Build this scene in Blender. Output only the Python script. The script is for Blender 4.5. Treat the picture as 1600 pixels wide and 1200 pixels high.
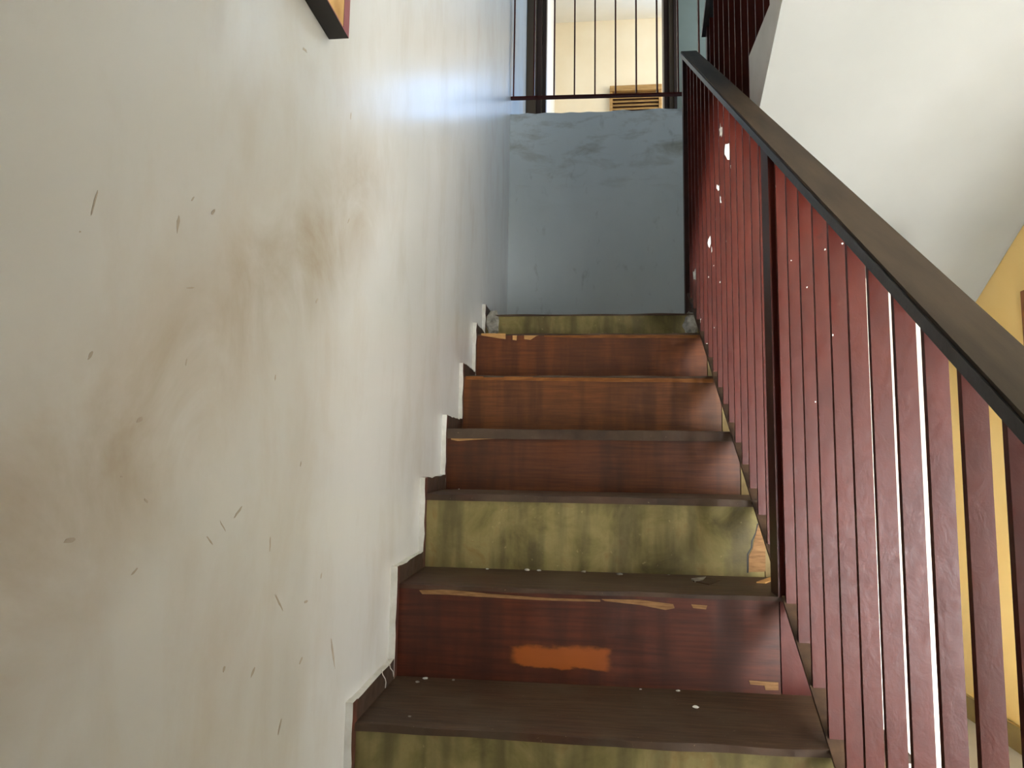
import bpy, math, random
from mathutils import Vector, Matrix
random.seed(7)
for o in list(bpy.data.objects): bpy.data.objects.remove(o)
SC = bpy.context.scene
COL = SC.collection

# ------------------------------------------------------------------ camera
F, YAW, PITCH, ROLL = 1092.35, 0.1068, 0.1070, 0.0150
CAM = Vector((0.4292, -1.3017, 0.4747))
_f = Vector((-math.sin(YAW)*math.cos(PITCH), math.cos(YAW)*math.cos(PITCH), math.sin(PITCH)))
_r0 = Vector((math.cos(YAW), math.sin(YAW), 0)); _u0 = _r0.cross(_f)
_r = _r0*math.cos(ROLL) + _u0*math.sin(ROLL); _u = _u0*math.cos(ROLL) - _r0*math.sin(ROLL)
cam_d = bpy.data.cameras.new('camera'); cam = bpy.data.objects.new('camera', cam_d); COL.objects.link(cam)
cam_d.sensor_width = 36; cam_d.lens = F/1600*36; cam_d.clip_start = 0.02
m = Matrix.Identity(4)
for i in range(3):
    m[i][0], m[i][1], m[i][2], m[i][3] = _r[i], _u[i], -_f[i], CAM[i]
cam.matrix_world = m
SC.camera = cam

def on(u, v, ax, val):
    """point where the sight line of photo pixel (u,v) meets the plane axis=val"""
    d = _f + _r*((u-800)/F) + _u*((600-v)/F)
    return CAM + d*((val-CAM[ax])/d[ax])

# ------------------------------------------------------------------ exposure, world, daylight, added fill lamps
vs = SC.view_settings
vs.view_transform = 'Standard'; vs.look = 'None'; vs.exposure = 0.14; vs.gamma = 1.0; vs.use_curve_mapping = False
W = bpy.data.worlds.new('world'); SC.world = W; W.use_nodes = True
W.node_tree.nodes['Background'].inputs[0].default_value = (0.62, 0.78, 1.0, 1)
W.node_tree.nodes['Background'].inputs[1].default_value = 2.0

def area(name, loc, target, sx, sy, power, color):
    d = bpy.data.lights.new(name, 'AREA'); d.shape = 'RECTANGLE'; d.size = sx; d.size_y = sy
    d.energy = power; d.color = color
    o = bpy.data.objects.new(name, d); COL.objects.link(o); o.location = loc
    o.rotation_euler = (Vector(target)-Vector(loc)).to_track_quat('-Z', 'Y').to_euler()
    return o
# daylight in the wide opening of the lower hall, behind and to the right of the stairs
area('daylight_lower_opening', (2.55, -2.78, -0.02), (2.55, 0, -0.02), 0.85, 0.85, 98, (0.97, 0.98, 1.0))
# area('daylight_hall_door', (1.48, -2.69, 0.60), (1.48, 0, 0.60), 0.8, 1.8, 12, (1.0, 0.975, 0.94))
area('fill_lower_side', (3.64, -2.2, 0.20), (0, -2.2, 0.20), 0.8, 0.7, 80, (0.97, 0.98, 1.0))  # unseen side lamp, added to brighten and stripe the left wall
# low sun on the lower floor, through an unseen back opening shaped for it
sun_d = bpy.data.lights.new('sun', 'SUN'); sun_d.energy = 170; sun_d.angle = .012; sun_d.color = (.91, .96, 1.0)
sun = bpy.data.objects.new('sun', sun_d); COL.objects.link(sun)
sun.rotation_euler = Vector((.01, 1, -.60)).to_track_quat('-Z', 'Y').to_euler()
# daylight at the window of the upper hall and at the window of the room beyond it
area('daylight_hall_window', (2.0, 2.95, 3.55), (0, 2.95, 3.55), 0.6, 1.2, 15, (0.36, 0.66, 1.0))
area('fill_stairwell', (2.0, 1.9, 3.65), (0, 1.9, 3.0), 0.8, 1.3, 7.5, (0.66, 0.84, 1.0))  # unseen cool fill, added to lift the shaded landing wall
area('daylight_room_window', (1.75, 6.06, 4.0), (1.75, 0, 4.0), 0.85, 1.5, 42, (0.20, 0.50, 1.0))
area('fill_room_side', (2.92, 4.8, 4.0), (0, 4.8, 4.0), 1.6, 1.6, 60, (1.0, 0.93, 0.82))  # warm fill added to brighten the cream room, no window behind it

# ------------------------------------------------------------------ material helpers
def lin(h):
    h = h.lstrip('#'); out = []
    for i in (0, 2, 4):
        c = int(h[i:i+2], 16)/255
        out.append(c/12.92 if c <= .04045 else ((c+.055)/1.055)**2.4)
    return (*out, 1)

class NT:
    def __init__(s, name):
        s.m = bpy.data.materials.new(name); s.m.use_nodes = True; s.t = s.m.node_tree
        s.b = s.t.nodes['Principled BSDF']; s.pos = s.t.nodes.new('ShaderNodeNewGeometry').outputs['Position']
    def lk(s, a, b):
        if hasattr(a, 'is_output'): s.t.links.new(a, b)
        else: b.default_value = a
    def scale(s, v):
        n = s.t.nodes.new('ShaderNodeMapping'); n.inputs['Scale'].default_value = v; s.lk(s.pos, n.inputs[0]); return n.outputs[0]
    def noise(s, sc, vec=None, detail=4, rough=.55, dist=0):
        n = s.t.nodes.new('ShaderNodeTexNoise'); s.lk(vec or s.pos, n.inputs['Vector'])
        n.inputs['Scale'].default_value = sc; n.inputs['Detail'].default_value = detail
        n.inputs['Roughness'].default_value = rough; n.inputs['Distortion'].default_value = dist
        return n.outputs['Fac']
    def ramp(s, fac, stops):
        n = s.t.nodes.new('ShaderNodeValToRGB'); s.lk(fac, n.inputs[0]); e = n.color_ramp.elements
        while len(e) < len(stops): e.new(0.5)
        for i, (p, c) in enumerate(stops):
            e[i].position = p; e[i].color = lin(c) if isinstance(c, str) else (c, c, c, 1)
        return n.outputs[0]
    def mix(s, fac, a, b, mode='MIX'):
        n = s.t.nodes.new('ShaderNodeMix'); n.data_type = 'RGBA'; n.blend_type = mode
        s.lk(fac, n.inputs[0]); s.lk(lin(a) if isinstance(a, str) else a, n.inputs[6]); s.lk(lin(b) if isinstance(b, str) else b, n.inputs[7])
        return n.outputs[2]
    def math(s, op, a, b=0.0, clamp=False):
        n = s.t.nodes.new('ShaderNodeMath'); n.operation = op; n.use_clamp = clamp; s.lk(a, n.inputs[0]); s.lk(b, n.inputs[1]); return n.outputs[0]
    def xyz(s):
        n = s.t.nodes.new('ShaderNodeSeparateXYZ'); s.lk(s.pos, n.inputs[0]); return n.outputs
    def smooth(s, v, a, b):
        n = s.t.nodes.new('ShaderNodeMapRange'); n.interpolation_type = 'SMOOTHSTEP'; s.lk(v, n.inputs[0])
        n.inputs[1].default_value = a; n.inputs[2].default_value = b; return n.outputs[0]
    def bump(s, h, strength=.2, dist=.002):
        n = s.t.nodes.new('ShaderNodeBump'); n.inputs['Strength'].default_value = strength; n.inputs['Distance'].default_value = dist
        s.lk(h, n.inputs['Height']); s.lk(n.outputs[0], s.b.inputs['Normal'])
    def out(s, color, rough=.6, spec=.5):
        s.lk(lin(color) if isinstance(color, str) else color, s.b.inputs['Base Color']); s.lk(rough, s.b.inputs['Roughness'])
        s.b.inputs['Specular IOR Level'].default_value = spec
        return s.m

def plain(name, c1, c2, sc=6, rough=.6, spec=.4, stretch=(1, 1, 1), bump=.1, bsc=60, det=5):
    n = NT(name); v = n.scale(stretch)
    c = n.ramp(n.noise(sc, v, det), [(.3, c1), (.7, c2)])
    n.bump(n.noise(bsc, v, 4), bump, .001)
    return n.out(c, rough, spec)

def mat_left_wall():
    n = NT('stair_wall_paint'); x, y, z = n.xyz()
    base = n.ramp(n.noise(1.6, None, 5), [(.3, '#c9c9c7'), (.7, '#d3d3d1')])
    # hand-grime band worn along the wall at hand-rail height
    g = n.math('SUBTRACT', z, n.math('MULTIPLY', y, .735)); g = n.math('ABSOLUTE', n.math('SUBTRACT', g, .99))
    g = n.math('SUBTRACT', 1.0, n.smooth(g, .02, .22))
    yy = n.math('SUBTRACT', 1.0, n.smooth(y, -.2, .35))
    streak = n.ramp(n.noise(5, n.scale((1, 1, .9)), 6, .6, .6), [(.35, 0.15), (.65, 1.0)])
    c = n.mix(n.math('MULTIPLY', n.math('MULTIPLY', n.math('MULTIPLY', g, streak), yy), .72), base, '#a3937a')
    # smears and scuffs
    sm = n.ramp(n.noise(4.5, n.scale((1, 1.5, .7)), 7, .62, .2), [(.48, 0.0), (.80, .42)])
    c = n.mix(sm, c, '#b5a692')
    h = n.noise(14, n.scale((1, 3.0, .5)), 6, .65, .5)
    n.bump(h, .08, .002)
    return n.out(c, .25, .5)

def mat_riser(name, a, b, streak, patch=None):
    n = NT(name)
    grain = n.ramp(n.noise(6, n.scale((1.2, 1, 22)), 6, .6, .3), [(.3, a), (.7, b)])
    drip = n.ramp(n.noise(16, n.scale((1, 1, .12)), 3), [(.42, 0.0), (.62, .55)])
    c = n.mix(drip, grain, streak)
    x, y, z = n.xyz()
    blot = n.ramp(n.noise(7, None, 6, .6), [(.5, 0.0), (.72, .5)])
    c = n.mix(blot, c, streak)
    if patch:
        (x0, x1, z0, z1, pc) = patch
        w = n.math('MULTIPLY', n.math('SUBTRACT', n.noise(22, n.scale((1, 1, 2.2)), 5), .5), .03)
        xx = n.math('ADD', x, w); zz = n.math('ADD', z, w)
        mx = n.math('MULTIPLY', n.smooth(xx, x0, x0+.02), n.math('SUBTRACT', 1.0, n.smooth(xx, x1-.02, x1)))
        mz = n.math('MULTIPLY', n.smooth(zz, z0, z0+.006), n.math('SUBTRACT', 1.0, n.smooth(zz, z1-.012, z1)))
        c = n.mix(n.math('MULTIPLY', n.math('MULTIPLY', mx, mz), .75), c, pc)
    n.bump(n.noise(30, n.scale((1, 1, 12)), 4), .25, .001)
    return n.out(c, n.ramp(n.noise(10, None, 3), [(.3, .42), (.7, .62)]), .45)

def mat_olive():
    n = NT('bare_olive_cement')
    c = n.ramp(n.noise(9, None, 7, .62, .4), [(.28, '#4e4526'), (.45, '#7d7143'), (.58, '#8f8152'), (.75, '#7d5a2c')])
    st = n.ramp(n.noise(20, n.scale((1, 1, .14)), 3), [(.45, 0.0), (.66, .6)])
    c = n.mix(st, c, '#4a412a')
    sp = n.ramp(n.noise(60, None, 3), [(.68, 0.0), (.74, .6)]); c = n.mix(sp, c, '#a89668')
    n.bump(n.noise(45, None, 6), .4, .002)
    return n.out(c, .62, .35)

def mat_tread():
    n = NT('dirty_tread_wood')
    c = n.ramp(n.noise(5, n.scale((1.5, 16, 1)), 6, .6, .3), [(.3, '#2f2116'), (.55, '#4a3626'), (.75, '#5b4531')])
    d = n.ramp(n.noise(6, None, 5), [(.45, 0.0), (.7, .7)]); c = n.mix(d, c, '#56483a')
    rd = n.ramp(n.noise(4.2, None, 4), [(.55, 0.0), (.7, .5)]); c = n.mix(rd, c, '#4d2416')
    cr = n.ramp(n.noise(150, None, 2), [(.72, 0.0), (.76, .6)]); c = n.mix(cr, c, '#8d7c62')
    n.bump(n.noise(40, n.scale((1, 8, 1)), 4), .3, .0015)
    return n.out(c, .6, .4)

def mat_red(name='oxblood_paint'):
    n = NT(name)
    c = n.ramp(n.noise(18, n.scale((1, 1, .4)), 5), [(.3, '#43150d'), (.7, '#531e14')])
    d = n.ramp(n.noise(75, n.scale((1, 1, .5)), 3), [(.70, 0.0), (.78, .4)]); c = n.mix(d, c, '#331511')
    n.bump(n.noise(45, n.scale((1, 1, .7)), 5, .6, .5), .30, .002)
    return n.out(c, n.ramp(n.noise(50, None, 4), [(.3, .30), (.7, .50)]), .32)

M = {}
M['leftwall'] = mat_left_wall()
def mat_grey():
    n = NT('blue_grey_wall_paint'); x, y, z = n.xyz()
    c = n.ramp(n.noise(3, n.scale((1, 1, .6)), 5), [(.3, '#d2dbde'), (.7, '#dfe6e8')])
    st_ = n.math('MULTIPLY', n.smooth(z, 1.75, 2.3), n.ramp(n.noise(7, n.scale((.6, 1, 1.6)), 6, .62, .4), [(.5, 0.0), (.72, .75)]))
    c = n.mix(st_, c, '#8d8a78')
    s2 = n.ramp(n.noise(14, n.scale((1.5, 1, .7)), 5, .6, .3), [(.62, 0.0), (.75, .35)]); c = n.mix(s2, c, '#8f938e')
    n.bump(n.noise(30, None, 4), .12, .001)
    return n.out(c, .5, .4)
M['greywall'] = mat_grey()
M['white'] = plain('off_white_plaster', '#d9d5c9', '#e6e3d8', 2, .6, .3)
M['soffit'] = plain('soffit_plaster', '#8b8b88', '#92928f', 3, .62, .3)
M['yellow'] = plain('yellow_wall_paint', '#fdd88c', '#ffe09c', 2.5, .55, .35)
M['cream'] = plain('cream_wall_paint', '#efdfc0', '#f6e9cf', 2.5, .6, .3)
M['chip_white'] = plain('white_primer', '#d8dcda', '#f2f4f2', 40, .55, .4)
M['chip_grey'] = plain('grey_primer', '#777670', '#a3a098', 60, .7, .3)
M['plaster_raw'] = plain('broken_plaster', '#6e6c66', '#b3afa5', 45, .85, .2, (1, 1, 1), .8, 60)
M['edge_paint'] = plain('white_paint_on_skirting', '#cfccc2', '#e9e8e2', 30, .45, .4, (1, 1, 1), .4, 40)
M['skirt'] = plain('skirting_wood', '#3b2119', '#5f3325', 10, .5, .4, (1, 3, 3))
M['skirt_dark'] = plain('dirty_skirting_wood', '#30241d', '#4a382c', 14, .6, .3, (1, 3, 3))
M['tread'] = mat_tread()
M['olive'] = mat_olive()
M['riser1'] = mat_riser('riser_board_oxblood', '#3f1b0d', '#5c2a17', '#29130a', (.262, .488, .024, .076, '#a4561f'))
M['riser3'] = mat_riser('riser_board_brown', '#4a240f', '#68381a', '#301809')
M['riser4'] = mat_riser('riser_board_orange_brown', '#5a3113', '#7d4820', '#3a1e0b')
M['riser5'] = mat_riser('riser_board_chestnut', '#602f12', '#80451c', '#3c1c0b')
M['barewood'] = plain('bare_split_wood', '#a87c48', '#cfa169', 30, .7, .3, (1, 1, 8), .4, 60)
M['barewood_dim'] = plain('weathered_split_wood', '#6f4e2c', '#96714a', 30, .7, .3, (1, 1, 8), .4, 60)
M['tan'] = plain('tan_render', '#6f5f3d', '#94805a', 18, .75, .3, (1, 1, 1), .4, 50)
M['redend'] = mat_red('oxblood_paint_on_plaster')
M['red'] = mat_red()
M['steel'] = plain('blackened_steel', '#1d1c1c', '#34353a', 25, .38, .6, (1, 1, 1), .3, 80)
M['railwood'] = plain('worn_handrail_wood', '#33281d', '#473a2c', 5, .65, .2, (6, 1, 1), .2, 40)
M['darkpost'] = plain('dark_post_paint', '#2a1510', '#43211a', 20, .45, .5)
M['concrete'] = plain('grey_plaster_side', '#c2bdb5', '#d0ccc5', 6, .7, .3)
M['floor'] = plain('tan_floor_tile', '#bcb9b0', '#c9c6be', 3, .4, .5)
M['olive_skirt'] = plain('olive_tile_skirting', '#86713f', '#9a844e', 6, .4, .5)
M['frame'] = plain('dark_frame_wood', '#2b1a13', '#4a3022', 8, .45, .4, (1, 1, .2))
M['frame2'] = plain('brown_frame_wood', '#4b3a2b', '#6b543c', 8, .5, .4, (1, 1, .2))
M['doorbrown'] = plain('brown_door_wood', '#7b4a26', '#9a6335', 8, .45, .4, (1, 1, .2))
M['louvre'] = plain('tan_louvre_wood', '#9b7846', '#b8935c', 10, .5, .4, (1, 1, 4))
M['pic_black'] = plain('black_frame_edge', '#0d0a08', '#191310', 10, .5, .4)
M['pic_red'] = plain('wine_red_frame_face', '#7c3f41', '#8d5050', 14, .5, .4)
M['pic_tan'] = plain('tan_picture', '#b58e57', '#d2ad74', 20, .7, .3)
M['scuff'] = plain('grey_brown_scuff', '#9c9182', '#aca294', 60, .6, .3)
M['hallwall'] = plain('hall_wall_shade_tone', '#8d8671', '#9a937d', 3, .6, .3)  # cream wall with the hall's dimness put into a dark olive colour
M['orange_edge'] = plain('worn_riser_edge', '#6f3f1b', '#94602c', 20, .6, .3, (1, 1, 6))
M['railbase'] = plain('scuffed_base_rail', '#3a2a20', '#5a4433', 25, .6, .3)
M['ceil'] = plain('ceiling_paint', '#dad5c8', '#e5e1d6', 2, .7, .2)

# ------------------------------------------------------------------ mesh helpers
def props(o, label=None, cat=None, group=None, kind=None):
    if label: o['label'] = label
    if cat: o['category'] = cat
    if group: o['group'] = group
    if kind: o['kind'] = kind
    return o
def wloc(p):
    v = Vector((0, 0, 0))
    while p: v = v + p.location; p = p.parent
    return v
def make(name, verts, faces, mat, parent=None, fmat=None, smooth=False):
    off = wloc(parent)
    me = bpy.data.meshes.new(name); me.from_pydata([tuple(Vector(v)-off) for v in verts], [], faces)
    mats = mat if isinstance(mat, (list, tuple)) else [mat]
    for q in mats: me.materials.append(M[q])
    me.validate(); me.update()
    import bmesh
    bm = bmesh.new(); bm.from_mesh(me); bmesh.ops.recalc_face_normals(bm, faces=bm.faces); bm.to_mesh(me); bm.free(); me.update()
    if fmat:
        for p in me.polygons: p.material_index = fmat(p)
    if smooth:
        for p in me.polygons: p.use_smooth = True
    o = bpy.data.objects.new(name, me); COL.objects.link(o); o.parent = parent
    return o
def empty(name, loc):
    o = bpy.data.objects.new(name, None); COL.objects.link(o); o.location = loc; o.empty_display_size = .1
    return o
BF = [(0, 1, 2, 3), (4, 7, 6, 5), (0, 4, 5, 1), (1, 5, 6, 2), (2, 6, 7, 3), (3, 7, 4, 0)]
def bv(x0, x1, y0, y1, z0, z1):
    return [(x0, y0, z0), (x1, y0, z0), (x1, y1, z0), (x0, y1, z0), (x0, y0, z1), (x1, y0, z1), (x1, y1, z1), (x0, y1, z1)]
def box(name, x0, x1, y0, y1, z0, z1, mat, parent=None, bev=0, fmat=None):
    o = make(name, bv(x0, x1, y0, y1, z0, z1), BF, mat, parent, fmat)
    if bev:
        b = o.modifiers.new('bevel', 'BEVEL'); b.width = bev; b.segments = 2
    return o
def boxes(name, lst, mat, parent=None):
    V, Fc = [], []
    for b in lst:
        n = len(V); V += bv(*b); Fc += [tuple(i+n for i in f) for f in BF]
    return make(name, V, Fc, mat, parent)
def extrude_x(name, poly, x0, x1, mat, parent=None, fmat=None):
    n = len(poly)
    V = [(x0, y, z) for y, z in poly]+[(x1, y, z) for y, z in poly]
    Fc = [tuple(range(n)), tuple(range(2*n-1, n-1, -1))]+[(i, (i+1) % n, n+(i+1) % n, n+i) for i in range(n)]
    return make(name, V, Fc, mat, parent, fmat)
def extrude_y(name, poly, y0, y1, mat, parent=None):
    n = len(poly)
    V = [(x, y0, z) for x, z in poly]+[(x, y1, z) for x, z in poly]
    Fc = [tuple(range(n)), tuple(range(2*n-1, n-1, -1))]+[(i, (i+1) % n, n+(i+1) % n, n+i) for i in range(n)]
    return make(name, V, Fc, mat, parent)
def st(o): return props(o, kind='structure')

# ------------------------------------------------------------------ the place: levels and planes
ZF, XR, ZL, YW, ZU = -0.50, 1.92, 1.07, 2.40, 2.37      # lower floor, yellow wall, landing, landing wall, upper floor
YD, YC, ZC = 3.35, 6.0, 5.30                            # door wall, far cream wall, ceiling
XT, XS = 0.97, 0.95                                                # outer end of the treads
KY = {-2: -.525, -1: -.265, 0: -.0045, 1: .2685, 2: .5198, 3: .7769, 4: 1.0391, 5: 1.3003, 6: 1.53}
KZ = {-2: -.340, -1: -.172, 0: -.0052, 1: .194, 2: .3833, 3: .564, 4: .7569, 5: .9477, 6: ZL}

wl = st(box('wall_left', -.15, 0, -2.85, YD, ZF-.1, ZC, 'leftwall'))
# scuff marks rubbed into the paint
for i, (u, v, l, w, a) in enumerate([(301, 311, 9, 3, 60), (333, 331, 12, 5, 70), (147, 318, 40, 4, 75), (125, 362, 4, 3, 0), (298, 450, 16, 3, 5), (141, 555, 16, 5, 60), (291, 566, 12, 2, 80), (372, 800, 30, 4, 55),
        (348, 822, 22, 2, -60), (422, 850, 28, 2, 88), (328, 845, 18, 3, -55), (218, 656, 14, 7, 40), (108, 845, 24, 9, 20), (228, 782, 12, 4, -50), (210, 893, 20, 3, 50), (435, 940, 30, 3, -65), (478, 940, 8, 5, 40),
        (470, 1032, 14, 3, 70), (437, 1135, 34, 3, 78), (395, 1050, 18, 4, 70), (520, 1020, 50, 3, -82), (350, 1045, 12, 4, 80), (476, 78, 12, 4, -50), (548, 182, 12, 2, 88), (430, 590, 10, 2, 85), (495, 470, 10, 3, 70),
        (545, 345, 9, 2, 70), (278, 350, 30, 5, 85), (470, 725, 10, 2, 80), (190, 745, 5, 3, 0), (502, 900, 12, 2, 80)]):
    c = on(u, v, 0, 0.0); sc = (c.y-CAM.y)/F*(1 if True else 1); a = math.radians(a); rnd = random.Random(i)
    f = (c-CAM).length/abs(c.x-CAM.x)
    pts = []
    for k in range(10):
        t = 2*math.pi*k/10; q = rnd.uniform(.6, 1.1)
        du, dv = .5*l*q*math.cos(t), .5*w*q*math.sin(t)
        p_ = on(u+du*math.cos(a)+dv*math.sin(a), v-du*math.sin(a)+dv*math.cos(a), 0, 0.0); pts.append((p_.y, p_.z))
    extrude_x('scuff_mark', pts, -.002, .00025, 'scuff', wl)
st(box('floor', 0, 3.6, -2.85, 2.4, ZF-.1, ZF, 'floor'))
st(boxes('wall_right', [(XR, XR+.12, .20, YW, ZF, ZU)], 'yellow'))
st(boxes('wall_right_upper', [(XR, XR+.12, .20, 1.5, ZU, ZC), (XR, XR+.12, 1.5, 2.3, ZU, 3.0), (XR, XR+.12, 1.5, 2.3, 4.3, ZC), (XR, XR+.12, 2.3, 2.65, ZU-.15, ZC),
    (XR, XR+.12, 2.65, 3.25, ZU-.15, 2.95), (XR, XR+.12, 2.65, 3.25, 4.15, ZC), (XR, XR+.12, 3.25, YD, ZU-.15, ZC)], 'white'))
st(box('wall_hall_side', XR+.12, 3.6, .20, .32, ZF, 2.2, 'white'))
st(box('wall_light_block', .95, 1.05, -2.70, -.72, ZF, 2.20, 'white'))  # unseen wall, added to keep light off the near left wall
st(boxes('wall_hall_right', [(3.6, 3.72, -2.85, -2.62, ZF, ZC), (3.6, 3.72, -1.78, .32, ZF, ZC), (3.6, 3.72, -2.62, -1.78, .57, ZC), (3.6, 3.72, -2.62, -1.78, ZF, -.17)], 'white'))
st(boxes('wall_back', [(0, 1.06, -2.85, -2.70, ZF, ZC), (1.90, 2.10, -2.85, -2.70, ZF, ZC), (3.0, 3.6, -2.85, -2.70, ZF, ZC), (2.10, 3.0, -2.85, -2.70, .60, ZC), (1.06, 1.40, -2.85, -2.70, ZF, ZC), (1.84, 1.90, -2.85, -2.70, ZF, ZC), (1.40, 1.84, -2.85, -2.70, 1.80, ZC), (1.40, 1.84, -2.85, -2.70, ZF, .95)], 'white'))
st(box('ceiling', 0, 3.6, -2.70, .04, 2.20, ZU, 'ceil'))
st(box('ceiling_upper', -.15, 3.72, -2.85, YC+.12, ZC, ZC+.1, 'ceil'))
st(box('floor_landing', 0, XR, KY[6]+.012, YW, ZL-.15, ZL, 'tread'))
st(box('wall_under_landing', XT, XR, 1.85, 1.97, ZF, ZL-.15, 'white'))
st(extrude_x('wall_understair', [(1.12, ZF), (1.84, ZF), (1.84, .90), (1.54, .90), (1.48, 1.10), (1.12, 1.10)], .985, 1.57, 'white'))
st(box('wall_upper_front', XR+.12, 3.6, .05, .2, ZU, ZC, 'white'))
# landing wall: blue-grey front, a ragged top edge
N = 40
top = [(i*XR/N, 2.394-.012*i/N+random.uniform(-.006, .006)) for i in range(N+1)]
st(extrude_y('wall_landing', [(XR, .85), (0, .85)]+top, YW, YW+.12, 'greywall'))
st(boxes('floor_upper', [(0, XR, YW+.12, YC, ZU-.15, ZU), (XR, 3.0, YD, YC, ZU-.15, ZU)], 'tread'))
# door wall with a full-height doorway, and the cream room behind it
xl0, xl1, xl2, xl3 = [on(u, 100, 1, YD).x for u in (820, 838, 846, 853)]
xr0, xr1 = on(1038, 100, 1, YD).x, on(1057, 100, 1, YD).x
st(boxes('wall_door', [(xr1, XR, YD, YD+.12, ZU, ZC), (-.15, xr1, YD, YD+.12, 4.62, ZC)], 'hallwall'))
st(box('wall_room_left', -.05, .072, YD+.12, YC, ZU, ZC, 'white'))
st(boxes('wall_room_far', [(-.05, 1.32, YC, YC+.12, ZU, ZC), (2.2, 3.0, YC, YC+.12, ZU, ZC), (1.32, 2.2, YC, YC+.12, ZU, 3.2), (1.32, 2.2, YC, YC+.12, 4.8, ZC)], 'cream'))
st(box('wall_room_right', 3.0, 3.12, YD, YC+.12, ZU, ZC, 'cream'))
d1 = st(empty('door_1', ((xl0+xr1)/2, YD, ZU)))
box('jamb', max(xl0, .001), xl1, YD-.02, YD+.12, ZU, 4.62, 'frame2', d1)
box('jamb', xl1, xl2, YD+.0, YD+.13, ZU, 4.62, 'frame', d1)
box('door_stop', xl2+.006, xl3, YD+.03, YD+.14, ZU, 4.62, 'frame', d1)
box('jamb', xr0, xr0+.035, YD+.02, YD+.13, ZU, 4.62, 'frame', d1)
box('jamb', xr0+.035, xr0+.065, YD-.005, YD+.12, ZU, 4.62, 'frame2', d1)
box('jamb', xr0+.065, xr1, YD-.02, YD+.12, ZU, 4.62, 'frame', d1)
box('door_head', max(xl0, .001), xr1, YD-.02, YD+.13, 4.56, 4.62, 'frame', d1)
# yellow wall door frame at the right edge and skirting
p = on(1593, 455, 0, XR-.022)
d2 = st(empty('door_2', (XR, p.y-.45, ZF)))
box('jamb', XR-.022, XR, p.y-.075, p.y, ZF, p.z, 'doorbrown', d2, .004)
box('jamb', XR-.022, XR, p.y-.90, p.y-.825, ZF, p.z, 'doorbrown', d2, .004)
box('door_head', XR-.022, XR, p.y-.825, p.y-.075, p.z-.075, p.z, 'doorbrown', d2, .004)
box('door_panel', XR-.006, XR, p.y-.825, p.y-.075, ZF, p.z-.075, 'doorbrown', d2)
st(box('baseboard_right', XR-.015, XR, p.y, 1.85, ZF, -.415, 'olive_skirt'))
# windows of the upper level
for i, (x0, x1, y0, y1, z0, z1) in enumerate([(1.32, 2.2, YC, YC+.05, 3.2, 4.8)]):
    w = st(empty('window_%d' % (i+1), ((x0+x1)/2, y0, z0)))
    box('window_frame', x0, x0+.04, y0, y1, z0, z1, 'white', w); box('window_frame', x1-.04, x1, y0, y1, z0, z1, 'white', w)
    box('window_frame', x0+.04, x1-.04, y0, y1, z0, z0+.04, 'white', w); box('window_frame', x0+.04, x1-.04, y0, y1, z1-.04, z1, 'white', w)

# ------------------------------------------------------------------ lower staircase
stair = props(empty('staircase', (.48, -.52, ZF)), 'worn wooden staircase with dark treads and stained brown and olive risers', 'staircase')
prof = [(KY[-2]+.03, ZF)]
for k in range(-2, 7):
    prof.append((KY[k]+.02, KZ[k]-.03))
    prof.append(((KY[k+1] if k < 6 else 1.56)+.02, KZ[k]-.03))
prof += [(1.58, ZL-.16), (1.5, ZL-.22), (KY[-2]+.42, ZF)]
extrude_x('stair_core', prof, .001, XS-.004, 'tan', stair)
TH = {-2: .028, -1: .028, 0: .014, 1: .010, 2: .018, 3: .030, 4: .007, 5: .007, 6: .008}
def tread(k):
    y0, y1, z = KY[k]-(.010 if TH[k] > .012 else .003), KY[k+1]+.004 if k < 6 else 1.60, KZ[k]
    n = 36; xe = XT if k < 6 else XS-.004
    xs = [.002+(xe-.002)*i/n for i in range(n+1)]
    th = TH[k]; ph = k*1.7
    V, Fc = [], []
    for i, x in enumerate(xs):
        j = .003*math.sin(x*9+ph)+.0016*math.sin(x*31+2*ph)+random.uniform(-.0005, .0005)
        dz = -.0012+.0012*math.sin(x*23+ph)
        V += [(x, y0+j, z+dz), (x, y0+j+.001*math.sin(x*40), z-th), (x, y1, z-th), (x, y1, z), (x, y0+.02, z)]
    for i in range(n):
        a, b = 5*i, 5*i+5
        Fc += [(a, a+1, b+1, b), (a+1, a+2, b+2, b+1), (a+2, a+3, b+3, b+2), (a+3, a+4, b+4, b+3), (a+4, a, b, b+4)]
    Fc += [(0, 4, 3, 2, 1), tuple(5*n+i for i in range(5))]
    return make('tread', V, Fc, 'tread', stair)
treads = {k: tread(k) for k in range(-2, 7)}
RM = {-2: 'olive', -1: 'riser3', 0: 'olive', 1: 'riser1', 2: 'olive', 3: 'riser3', 4: 'riser4', 5: 'riser5', 6: 'olive'}
RL = {'olive': 'bare olive cement riser', 'riser1': 'dark red-brown riser with orange worn patch'}
seam = {1: .835}
risers = {}
for k in range(-2, 7):
    zb = KZ[k-1] if k > -2 else ZF
    r = box('riser', .002, seam.get(k, .868), KY[k], KY[k]+.02, zb, KZ[k]-TH[k], RM[k], stair)
    if RM[k] in RL: r['label'] = RL[RM[k]]
    risers[k] = r
    box('riser_end', seam.get(k, .868)+.003, (XT if k < 6 else XS)-.004, KY[k]+.002, KY[k]+.02, zb, KZ[k]-TH[k], 'redend' if k == 1 else 'tan', stair)
def patch(name, px, k, mat, dy=.0016, parent=None, yoff=0.0):
    pts = [on(u, v, 1, KY[k]+yoff) for u, v in px]
    return extrude_y(name, [(q.x, q.z) for q in pts], KY[k]+yoff-dy, KY[k]+yoff+.001, mat, parent or risers[k])
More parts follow.
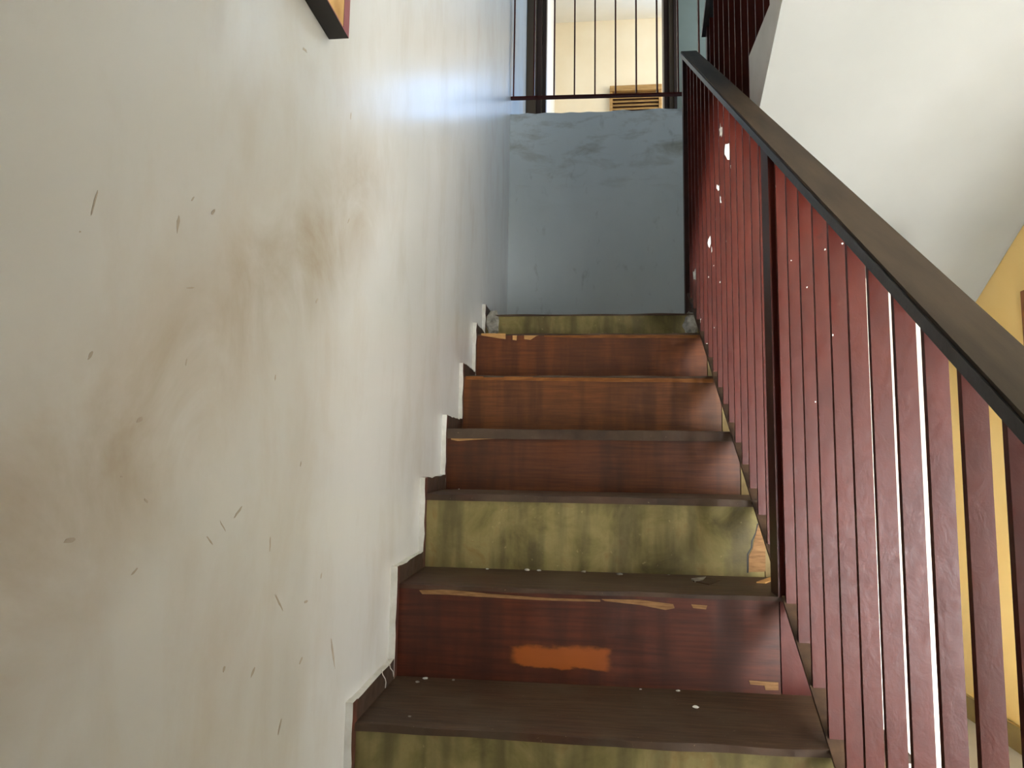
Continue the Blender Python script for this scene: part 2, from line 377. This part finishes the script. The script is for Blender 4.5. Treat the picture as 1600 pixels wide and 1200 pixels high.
# splintered bare-wood scars along the tops of the risers
patch('bare_wood_scar', [(655, 922), (700, 921), (760, 927), (850, 934), (938, 937), (938, 940), (850, 938), (760, 933), (700, 929), (660, 928)], 1, 'barewood_dim')
patch('bare_wood_scar', [(940, 936), (1000, 937), (1052, 944), (1054, 950), (1040, 953), (1000, 945), (945, 939)], 1, 'barewood_dim')
patch('bare_wood_scar', [(1080, 944), (1105, 946), (1103, 952), (1083, 950)], 1, 'barewood_dim')
patch('bare_wood_scar', [(1170, 1063), (1216, 1066), (1216, 1078), (1196, 1078), (1194, 1071), (1172, 1069)], 1, 'barewood_dim')
patch('bare_wood_scar', [(704, 679), (760, 680), (782, 682), (806, 682), (790, 685), (745, 687), (715, 689), (705, 687)], 3, 'barewood', yoff=0)
patch('bare_wood_scar', [(752, 521), (790, 521), (790, 530), (775, 528), (752, 524)], 5, 'barewood', yoff=-.001)
patch('bare_wood_scar', [(801, 522), (808, 522), (807, 532), (801, 531)], 5, 'barewood', yoff=-.001)
patch('bare_wood_scar', [(819, 522), (850, 522), (838, 525), (829, 531), (819, 530)], 5, 'barewood', yoff=-.001)
patch('worn_edge', [(728, 588), (850, 589), (1000, 591), (1114, 593), (1114, 598), (1000, 597), (900, 596), (728, 593)], 4, 'orange_edge', .0012)
patch('worn_edge', [(850, 523), (960, 523), (1090, 523.5), (1090, 528), (960, 528), (900, 528), (850, 526)], 5, 'orange_edge', .0012)
# a jagged crack at the right end of the bare riser
ck = [(1183, 818), (1180, 832), (1174, 845), (1173, 856), (1167, 866), (1167, 895)]
pts = ck+[(u+2.2, v) for u, v in reversed(ck)]
patch('crack', pts, 2, 'pic_black', .0006)
patch('tan_render_patch', [(1185, 818), (1190, 824), (1196, 850), (1196, 893), (1170, 894), (1170, 868), (1176, 857), (1178, 846)], 2, 'barewood_dim', .001)
# plaster lumps at both ends of the top riser
def lump(name, c, r, mat, parent=None, seed=0, n=10, m_=6, zmin=None):
    rnd = random.Random(seed); V = []; Fc = []
    for j in range(m_+1):
        th = math.pi*j/m_
        for i in range(n):
            ph = 2*math.pi*i/n; s = 1+rnd.uniform(-.28, .22)
            q = Vector((c[0]+r[0]*s*math.sin(th)*math.cos(ph), c[1]+r[1]*s*math.sin(th)*math.sin(ph), c[2]+r[2]*s*math.cos(th)))
            if zmin is not None: q.z = max(q.z, zmin)
            V.append(q)
    for j in range(m_):
        for i in range(n):
            Fc.append((j*n+i, j*n+(i+1) % n, (j+1)*n+(i+1) % n, (j+1)*n+i))
    return make(name, V, Fc, mat, parent)
q = on(768, 506, 1, KY[6]); lump('plaster_remnant', (q.x+.004, KY[6]+.002, q.z), (.028, .012, .055), 'plaster_raw', risers[6], 3)
q = on(1081, 508, 1, KY[6]); lump('plaster_remnant', (q.x-.01, KY[6]+.002, q.z), (.03, .014, .05), 'plaster_raw', risers[6], 5)

# ------------------------------------------------------------------ skirting that climbs the left wall
sk = st(empty('trim_1', (0, KY[-2], ZF)))
def skfm(p): return 1 if (p.normal.y < -.7 or p.normal.z > .7) else 0
for k in range(-1, 7):
    y0, y1 = KY[k]-.022, KY[k]+.002
    ztop = KZ[k]+.040
    n = 8
    # upright piece in front of the riser, slightly uneven edge
    zs = [KZ[k-1]+(ztop-KZ[k-1])*i/n for i in range(n+1)]
    V, Fc = [], []
    for z in zs:
        j = random.uniform(-.002, .002)
        V += [(0, y0+j*.5, z), (.014+random.uniform(-.0015, .0015), y0+j, z), (.014, y1, z), (0, y1, z)]
    for i in range(n):
        a, b = 4*i, 4*i+4
        Fc += [(a, a+1, b+1, b), (a+1, a+2, b+2, b+1), (a+2, a+3, b+3, b+2), (a+3, a, b, b+3)]
    Fc += [(0, 3, 2, 1), (4*n, 4*n+1, 4*n+2, 4*n+3)]
    make('skirting_upright', V, Fc, ['skirt', 'edge_paint'], sk, skfm)
    # level piece along the tread
    ye = (KY[k+1]-.022) if k < 6 else YW
    ys = [y1+(ye-y1)*i/n for i in range(n+1)]; V, Fc = [], []
    for y in ys:
        j = random.uniform(-.003, .003)
        V += [(0, y, KZ[k]), (.014, y, KZ[k]), (.014+random.uniform(-.0015, .0015), y, ztop+j), (0, y, ztop+j*.4)]
    for i in range(n):
        a, b = 4*i, 4*i+4
        Fc += [(a, a+1, b+1, b), (a+1, a+2, b+2, b+1), (a+2, a+3, b+3, b+2), (a+3, a, b, b+3)]
    Fc += [(0, 3, 2, 1), (4*n, 4*n+1, 4*n+2, 4*n+3)]
    make('skirting_board', V, Fc, ['skirt_dark', 'edge_paint'], sk, lambda p: 1 if p.normal.z > .7 else 0)
def tube(name, pts, r, mat, parent=None, ns=6):
    V, Fc = [], []
    for i, p in enumerate(pts):
        a = Vector(pts[max(i-1, 0)]); b = Vector(pts[min(i+1, len(pts)-1)]); t = (b-a).normalized()
        s = t.cross(Vector((0, 1, .3))).normalized(); w = t.cross(s)
        for j in range(ns):
            an = 2*math.pi*j/ns; V.append(Vector(p)+s*(r*math.cos(an))+w*(r*math.sin(an)))
    for i in range(len(pts)-1):
        for j in range(ns):
            Fc.append((i*ns+j, i*ns+(j+1) % ns, (i+1)*ns+(j+1) % ns, (i+1)*ns+j))
    Fc += [tuple(range(ns)), tuple(range((len(pts)-1)*ns, len(pts)*ns))]
    return make(name, V, Fc, mat, parent, smooth=True)
for px in ([(596, 1046), (598, 1054), (602, 1061), (603, 1066), (602, 1075)], [(604, 1029), (608, 1035), (610, 1044), (614, 1049), (615, 1057)]):
    tube('paint_drip', [on(u, v, 0, .0155) for u, v in px], .0011, 'edge_paint', sk)

# ------------------------------------------------------------------ lower balustrade
XB, BW, BT = .8445, .0270, .0088
def zrail(y): return .737*y+.004
def zhand(y): return .517+.773*(y+.621)            # top of the hand-rail
YE = 1.60
bal = props(empty('balustrade', (.86, KY[-2], ZF)), 'oxblood painted stair balustrade of upright flat bars under a dark sloping handrail', 'balustrade')
Y0 = -.80
extrude_x('base_rail', [(Y0, zrail(Y0)), (YE+.03, zrail(YE+.03)), (YE+.03, zrail(YE+.03)-.008), (Y0, zrail(Y0)-.008)], .840, .875, 'railbase', bal)
extrude_x('handrail_bar', [(Y0, zhand(Y0)-.006), (YE, zhand(YE)-.006), (YE, zhand(YE)-.026), (Y0, zhand(Y0)-.026)], .826, .893, 'steel', bal)
hc = extrude_x('handrail_cap', [(Y0, zhand(Y0)), (YE, zhand(YE)), (YE, zhand(YE)-.006), (Y0, zhand(Y0)-.006)], .829, .894, 'railwood', bal)
hc['label'] = 'worn grey-brown wooden cap of the handrail'
BY = [.245-.0805*i for i in range(0, 13)]+[.387+.0818*i for i in range(0, 15)]
bars = []
def bar(y, x0=XB, w=BW, t=BT, mat='red', name='baluster', zb=zrail, zt=lambda y: zhand(y)-.026, parent=None):
    poly = [(y, zb(y)), (y+t, zb(y+t)), (y+t, zt(y+t)), (y, zt(y))]
    return extrude_x(name, poly, x0, x0+w, mat, parent or bal)
for y in BY:
    bars.append((y, bar(y)))
po = bar(.262, .833, .036, .060, ['red', 'darkpost'], 'post', zb=lambda y: KZ[1])
po.data.polygons.foreach_set('material_index', [1 if p.normal.x < -.7 else 0 for p in po.data.polygons])
bar(1.575, .832, .04, .03, 'darkpost', 'end_post', zb=lambda y: ZL)
# white primer showing where paint has flaked off the far bars
bars.sort(key=lambda b: b[0])
def chip(u, v, w, h, mat, seed):
    rnd = random.Random(seed)
    for y, o in bars:
        c = on(u, v, 1, y)
        if XB-.004 <= c.x <= XB+BW+.004:
            s = (y-CAM.y)/F; n = 11; poly = []
            for i in range(n):
                a = 2*math.pi*i/n; k = rnd.uniform(.45, 1.3)
                poly.append((min(max(c.x+.5*w*s*k*math.cos(a), XB), XB+BW), c.z+.5*h*s*k*math.sin(a)))
            extrude_y('paint_chip', poly, y-.0008, y+.0002, mat, o); return
for i, (u, v, w, h, mt) in enumerate([(1137, 236, 12, 34, 'chip_white'), (1140, 261, 4, 6, 'chip_white'), (1122, 293, 5, 12, 'chip_white'), (1124, 312, 6, 16, 'chip_white'),
        (1109, 376, 6, 22, 'chip_white'), (1111, 390, 3, 9, 'chip_white'), (1086, 428, 7, 22, 'chip_grey'), (1117, 343, 3, 9, 'chip_white'), (1093, 501, 5, 10, 'chip_white'),
        (1098, 522, 4, 3, 'chip_white'), (1105, 538, 4, 4, 'chip_white'), (1113, 561, 3, 3, 'chip_white'), (1115, 415, 2, 2, 'chip_white'), (1107, 433, 2, 3, 'chip_white'),
        (1125, 441, 2, 3, 'chip_white'), (1134, 377, 2, 2, 'chip_white'), (1116, 512, 1.5, 3, 'chip_white'), (1206, 289, 2, 5, 'chip_white'), (1211, 291, 2, 5, 'chip_white'),
        (1316, 381, 3, 4, 'chip_white'), (1289, 390, 2, 3, 'chip_white'), (1261, 449, 2, 3, 'chip_white'), (1236, 407, 2, 2, 'chip_white'), (1301, 524, 2, 4, 'chip_white'),
        (1126, 205, 5, 22, 'chip_grey'), (1274, 628, 2, 3, 'chip_white')]):
    chip(u, v, w, h, mt, i)

# ------------------------------------------------------------------ upper flight that turns back over the lower one
up = props(empty('upper_staircase', (1.43, 1.69, ZL)), 'white plastered concrete flight with a smooth sloping underside, turning back upward', 'staircase')
SY, SZ, SS = .655, 1.634, .62
def zsof(y): return SZ+SS*(SY-y)
rise, run = .1793, .26
poly = [(1.69, ZL-.0)]
y, z = 1.69, ZL
for j in range(7):
    z += rise; poly.append((y, z)); y = max(y-run, .05); poly.append((y, z))
poly += [(.05, zsof(.05)), (1.69, zsof(1.69))]
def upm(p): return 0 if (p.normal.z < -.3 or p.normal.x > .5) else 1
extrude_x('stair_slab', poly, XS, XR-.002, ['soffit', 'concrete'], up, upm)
ub = props(empty('upper_balustrade', (.97, 1.69, ZL)), 'dark shadowed balustrade of flat bars rising beside the upper flight', 'balustrade')
def zuh(y): return 2.373+.72*(1.727-y)
UE = .12
extrude_x('handrail_bar', [(1.727, zuh(1.727)), (UE, zuh(UE)), (UE, zuh(UE)+.03), (1.727, zuh(1.727)+.03)], .938, 1.005, 'steel', ub)
def ztread(y):
    j = max(0, math.floor((1.69-y)/run)+1) if y < 1.69 else 0
    return ZL+rise*min(j, 7)
y = 1.66
while y > UE+.05:
    zb = ztread(y+.008)
    poly = [(y, zb), (y+.008, zb), (y+.008, zuh(y+.008)), (y, zuh(y))]
    extrude_x('baluster', poly, .962, .990, 'red', ub); y -= .1
extrude_x('end_post', [(1.69, ZL), (1.722, ZL), (1.722, zuh(1.722)), (1.69, zuh(1.69))], .955, .995, 'darkpost', ub)

# ------------------------------------------------------------------ railing on the landing wall
rl = props(empty('landing_railing', (.95, YW+.02, 2.39)), 'thin dark upright bar railing standing on top of the grey landing wall', 'railing')
zr = 2.487
V = bv(.001, XR-.001, YW, YW+.028, 0, .010)
V = [(x, y, z+zr-.028*(x/XR)) for x, y, z in V]
make('bottom_rail', V, BF, 'red', rl)
box('top_rail', .001, XR-.001, YW-.01, YW+.05, 3.42, 3.45, 'steel', rl)
xb = [.016+.1135*i for i in range(17)]
for x in xb:
    if x < XR-.03: box('bar', x-.004, x+.004, YW+.001, YW+.027, zr+.008-.028*(x/XR), 3.42, 'red', rl)
for x in (1.2, 1.65):
    box('support_stub', x-.006, x+.006, YW+.004, YW+.024, 2.375, zr-.028*(x/XR)+.001, 'red', rl)

# ------------------------------------------------------------------ louvred door in the cream room
a, b_ = on(957, 150, 1, YC).x, on(1029, 150, 1, YC).x
lv = props(empty('louvred_door', ((a+b_)/2, YC-.02, ZU)), 'tan louvred wooden door on the cream far wall of the upstairs room', 'door')
box('door_frame', a-.03, a, YC-.04, YC, ZU, 4.50, 'louvre', lv); box('door_frame', b_, b_+.03, YC-.04, YC, ZU, 4.50, 'louvre', lv)
box('door_head', a-.03, b_+.03, YC-.05, YC, 4.45, 4.51, 'louvre', lv)
box('door_back', a, b_, YC-.008, YC-.001, ZU, 4.45, 'frame', lv)
z = 3.4
while z < 4.44:
    make('slat', [(a, YC-.036, z), (b_, YC-.036, z), (b_, YC-.010, z+.030), (a, YC-.010, z+.030), (a, YC-.034, z+.008), (b_, YC-.034, z+.008), (b_, YC-.008, z+.038), (a, YC-.008, z+.038)], BF, 'louvre', lv)
    z += .042
box('lower_panel', a, b_, YC-.03, YC-.009, ZU, 3.395, 'louvre', lv)

# ------------------------------------------------------------------ picture on the left wall
c = on(545, 60, 0, .035); yr = c.y; zb = c.z; wv = .026; yl, zt = yr-.52, zb+.62
pic = props(empty('framed_picture', (0, (yl+yr)/2, zb)), 'framed tan picture with wine-red frame face hanging on the left wall', 'picture')
def pf(p): return 1 if p.normal.x > .7 else 0
PM = ['pic_black', 'pic_red']
box('frame_rail', .001, .035, yl, yr, zb, zb+wv*.1, PM, pic, 0, pf)
box('frame_rail', .001, .035, yl, yr, zt-wv, zt, PM, pic, 0, pf)
box('frame_stile', .001, .035, yr-wv, yr, zb+wv*.1, zt-wv, PM, pic, 0, pf)
box('frame_stile', .001, .035, yl, yl+wv, zb+wv*.1, zt-wv, PM, pic, 0, pf)
box('picture_panel', .001, .0345, yl+wv, yr-wv, zb+wv*.1, zt-wv, 'pic_tan', pic)

# ------------------------------------------------------------------ crumbs and litter on the treads
def crumb(u, v, k, w, h, mat, name, label, cat, seed, flat=.35):
    zz = KZ[k]; c = on(u, v, 2, zz)
    c.y = min(max(c.y, KY[k]+.004), (KY[k+1]-.012) if k < 6 else 2.3)
    s = (c.y-CAM.y)/F; r = max(.5*w*s, .0012)
    o = lump(name, (0, 0, r*flat*.7), (r, r*.8, r*flat), mat, None, seed, 7, 4, 0.0)
    o.location = (c.x, c.y, zz); return props(o, label, cat, 'crumbs on the stair treads')
items = [(668, 1056, 0, 9, 'chip_white'), (652, 1066, 0, 7, 'chip_grey'), (710, 1060, 0, 6, 'chip_grey'), (1055, 1070, 0, 7, 'chip_white'), (1000, 1073, 0, 4, 'chip_white'),
         (1087, 1106, 0, 10, 'chip_white'), (640, 1120, 0, 6, 'chip_grey'), (768, 882, 1, 5, 'chip_white'), (828, 883, 1, 9, 'chip_white'), (846, 884, 1, 7, 'chip_white'),
         (912, 886, 1, 9, 'chip_grey'), (968, 898, 1, 10, 'chip_grey'), (1200, 894, 1, 5, 'chip_white'), (1044, 897, 1, 4, 'chip_grey'), (737, 760, 2, 3, 'chip_white'), (712, 758, 2, 4, 'chip_white')]
tn = {0: 'the wide lowest dark tread', 1: 'the dark tread above the orange-patched riser', 2: 'the tread above the upper olive riser'}
for i, (u, v, k, w, mt) in enumerate(items):
    crumb(u, v, k, w, w, mt, 'plaster_crumb', ('white' if mt == 'chip_white' else 'grey')+' plaster crumb lying on '+tn[k], 'crumb', 50+i)
def flake(name, px, k, mat, th, label, cat):
    pts = [on(u, v, 2, KZ[k]) for u, v in px]; base = pts[0].copy()
    n = len(pts); V = [(q.x-base.x, q.y-base.y, 0) for q in pts]+[(q.x-base.x, q.y-base.y, th) for q in pts]
    Fc = [tuple(range(n)), tuple(range(2*n-1, n-1, -1))]+[(i, (i+1) % n, n+(i+1) % n, n+i) for i in range(n)]
    o = make(name, V, Fc, mat); o.location = base; return props(o, label, cat)
flake('tile_shard', [(1083, 909), (1102, 903), (1126, 908), (1108, 914)], 1, 'skirt_dark', .002, 'dark square shard lying flat on the tread beside the post', 'shard')
flake('paint_flake', [(1080, 906), (1103, 903), (1098, 908), (1086, 910)], 1, 'plaster_raw', .0035, 'pale paint flake lying against the dark shard', 'flake')
flake('wood_splinter', [(1182, 911), (1205, 903), (1206, 908), (1196, 912)], 1, 'barewood', .003, 'loose wood splinter at the foot of the post', 'splinter')
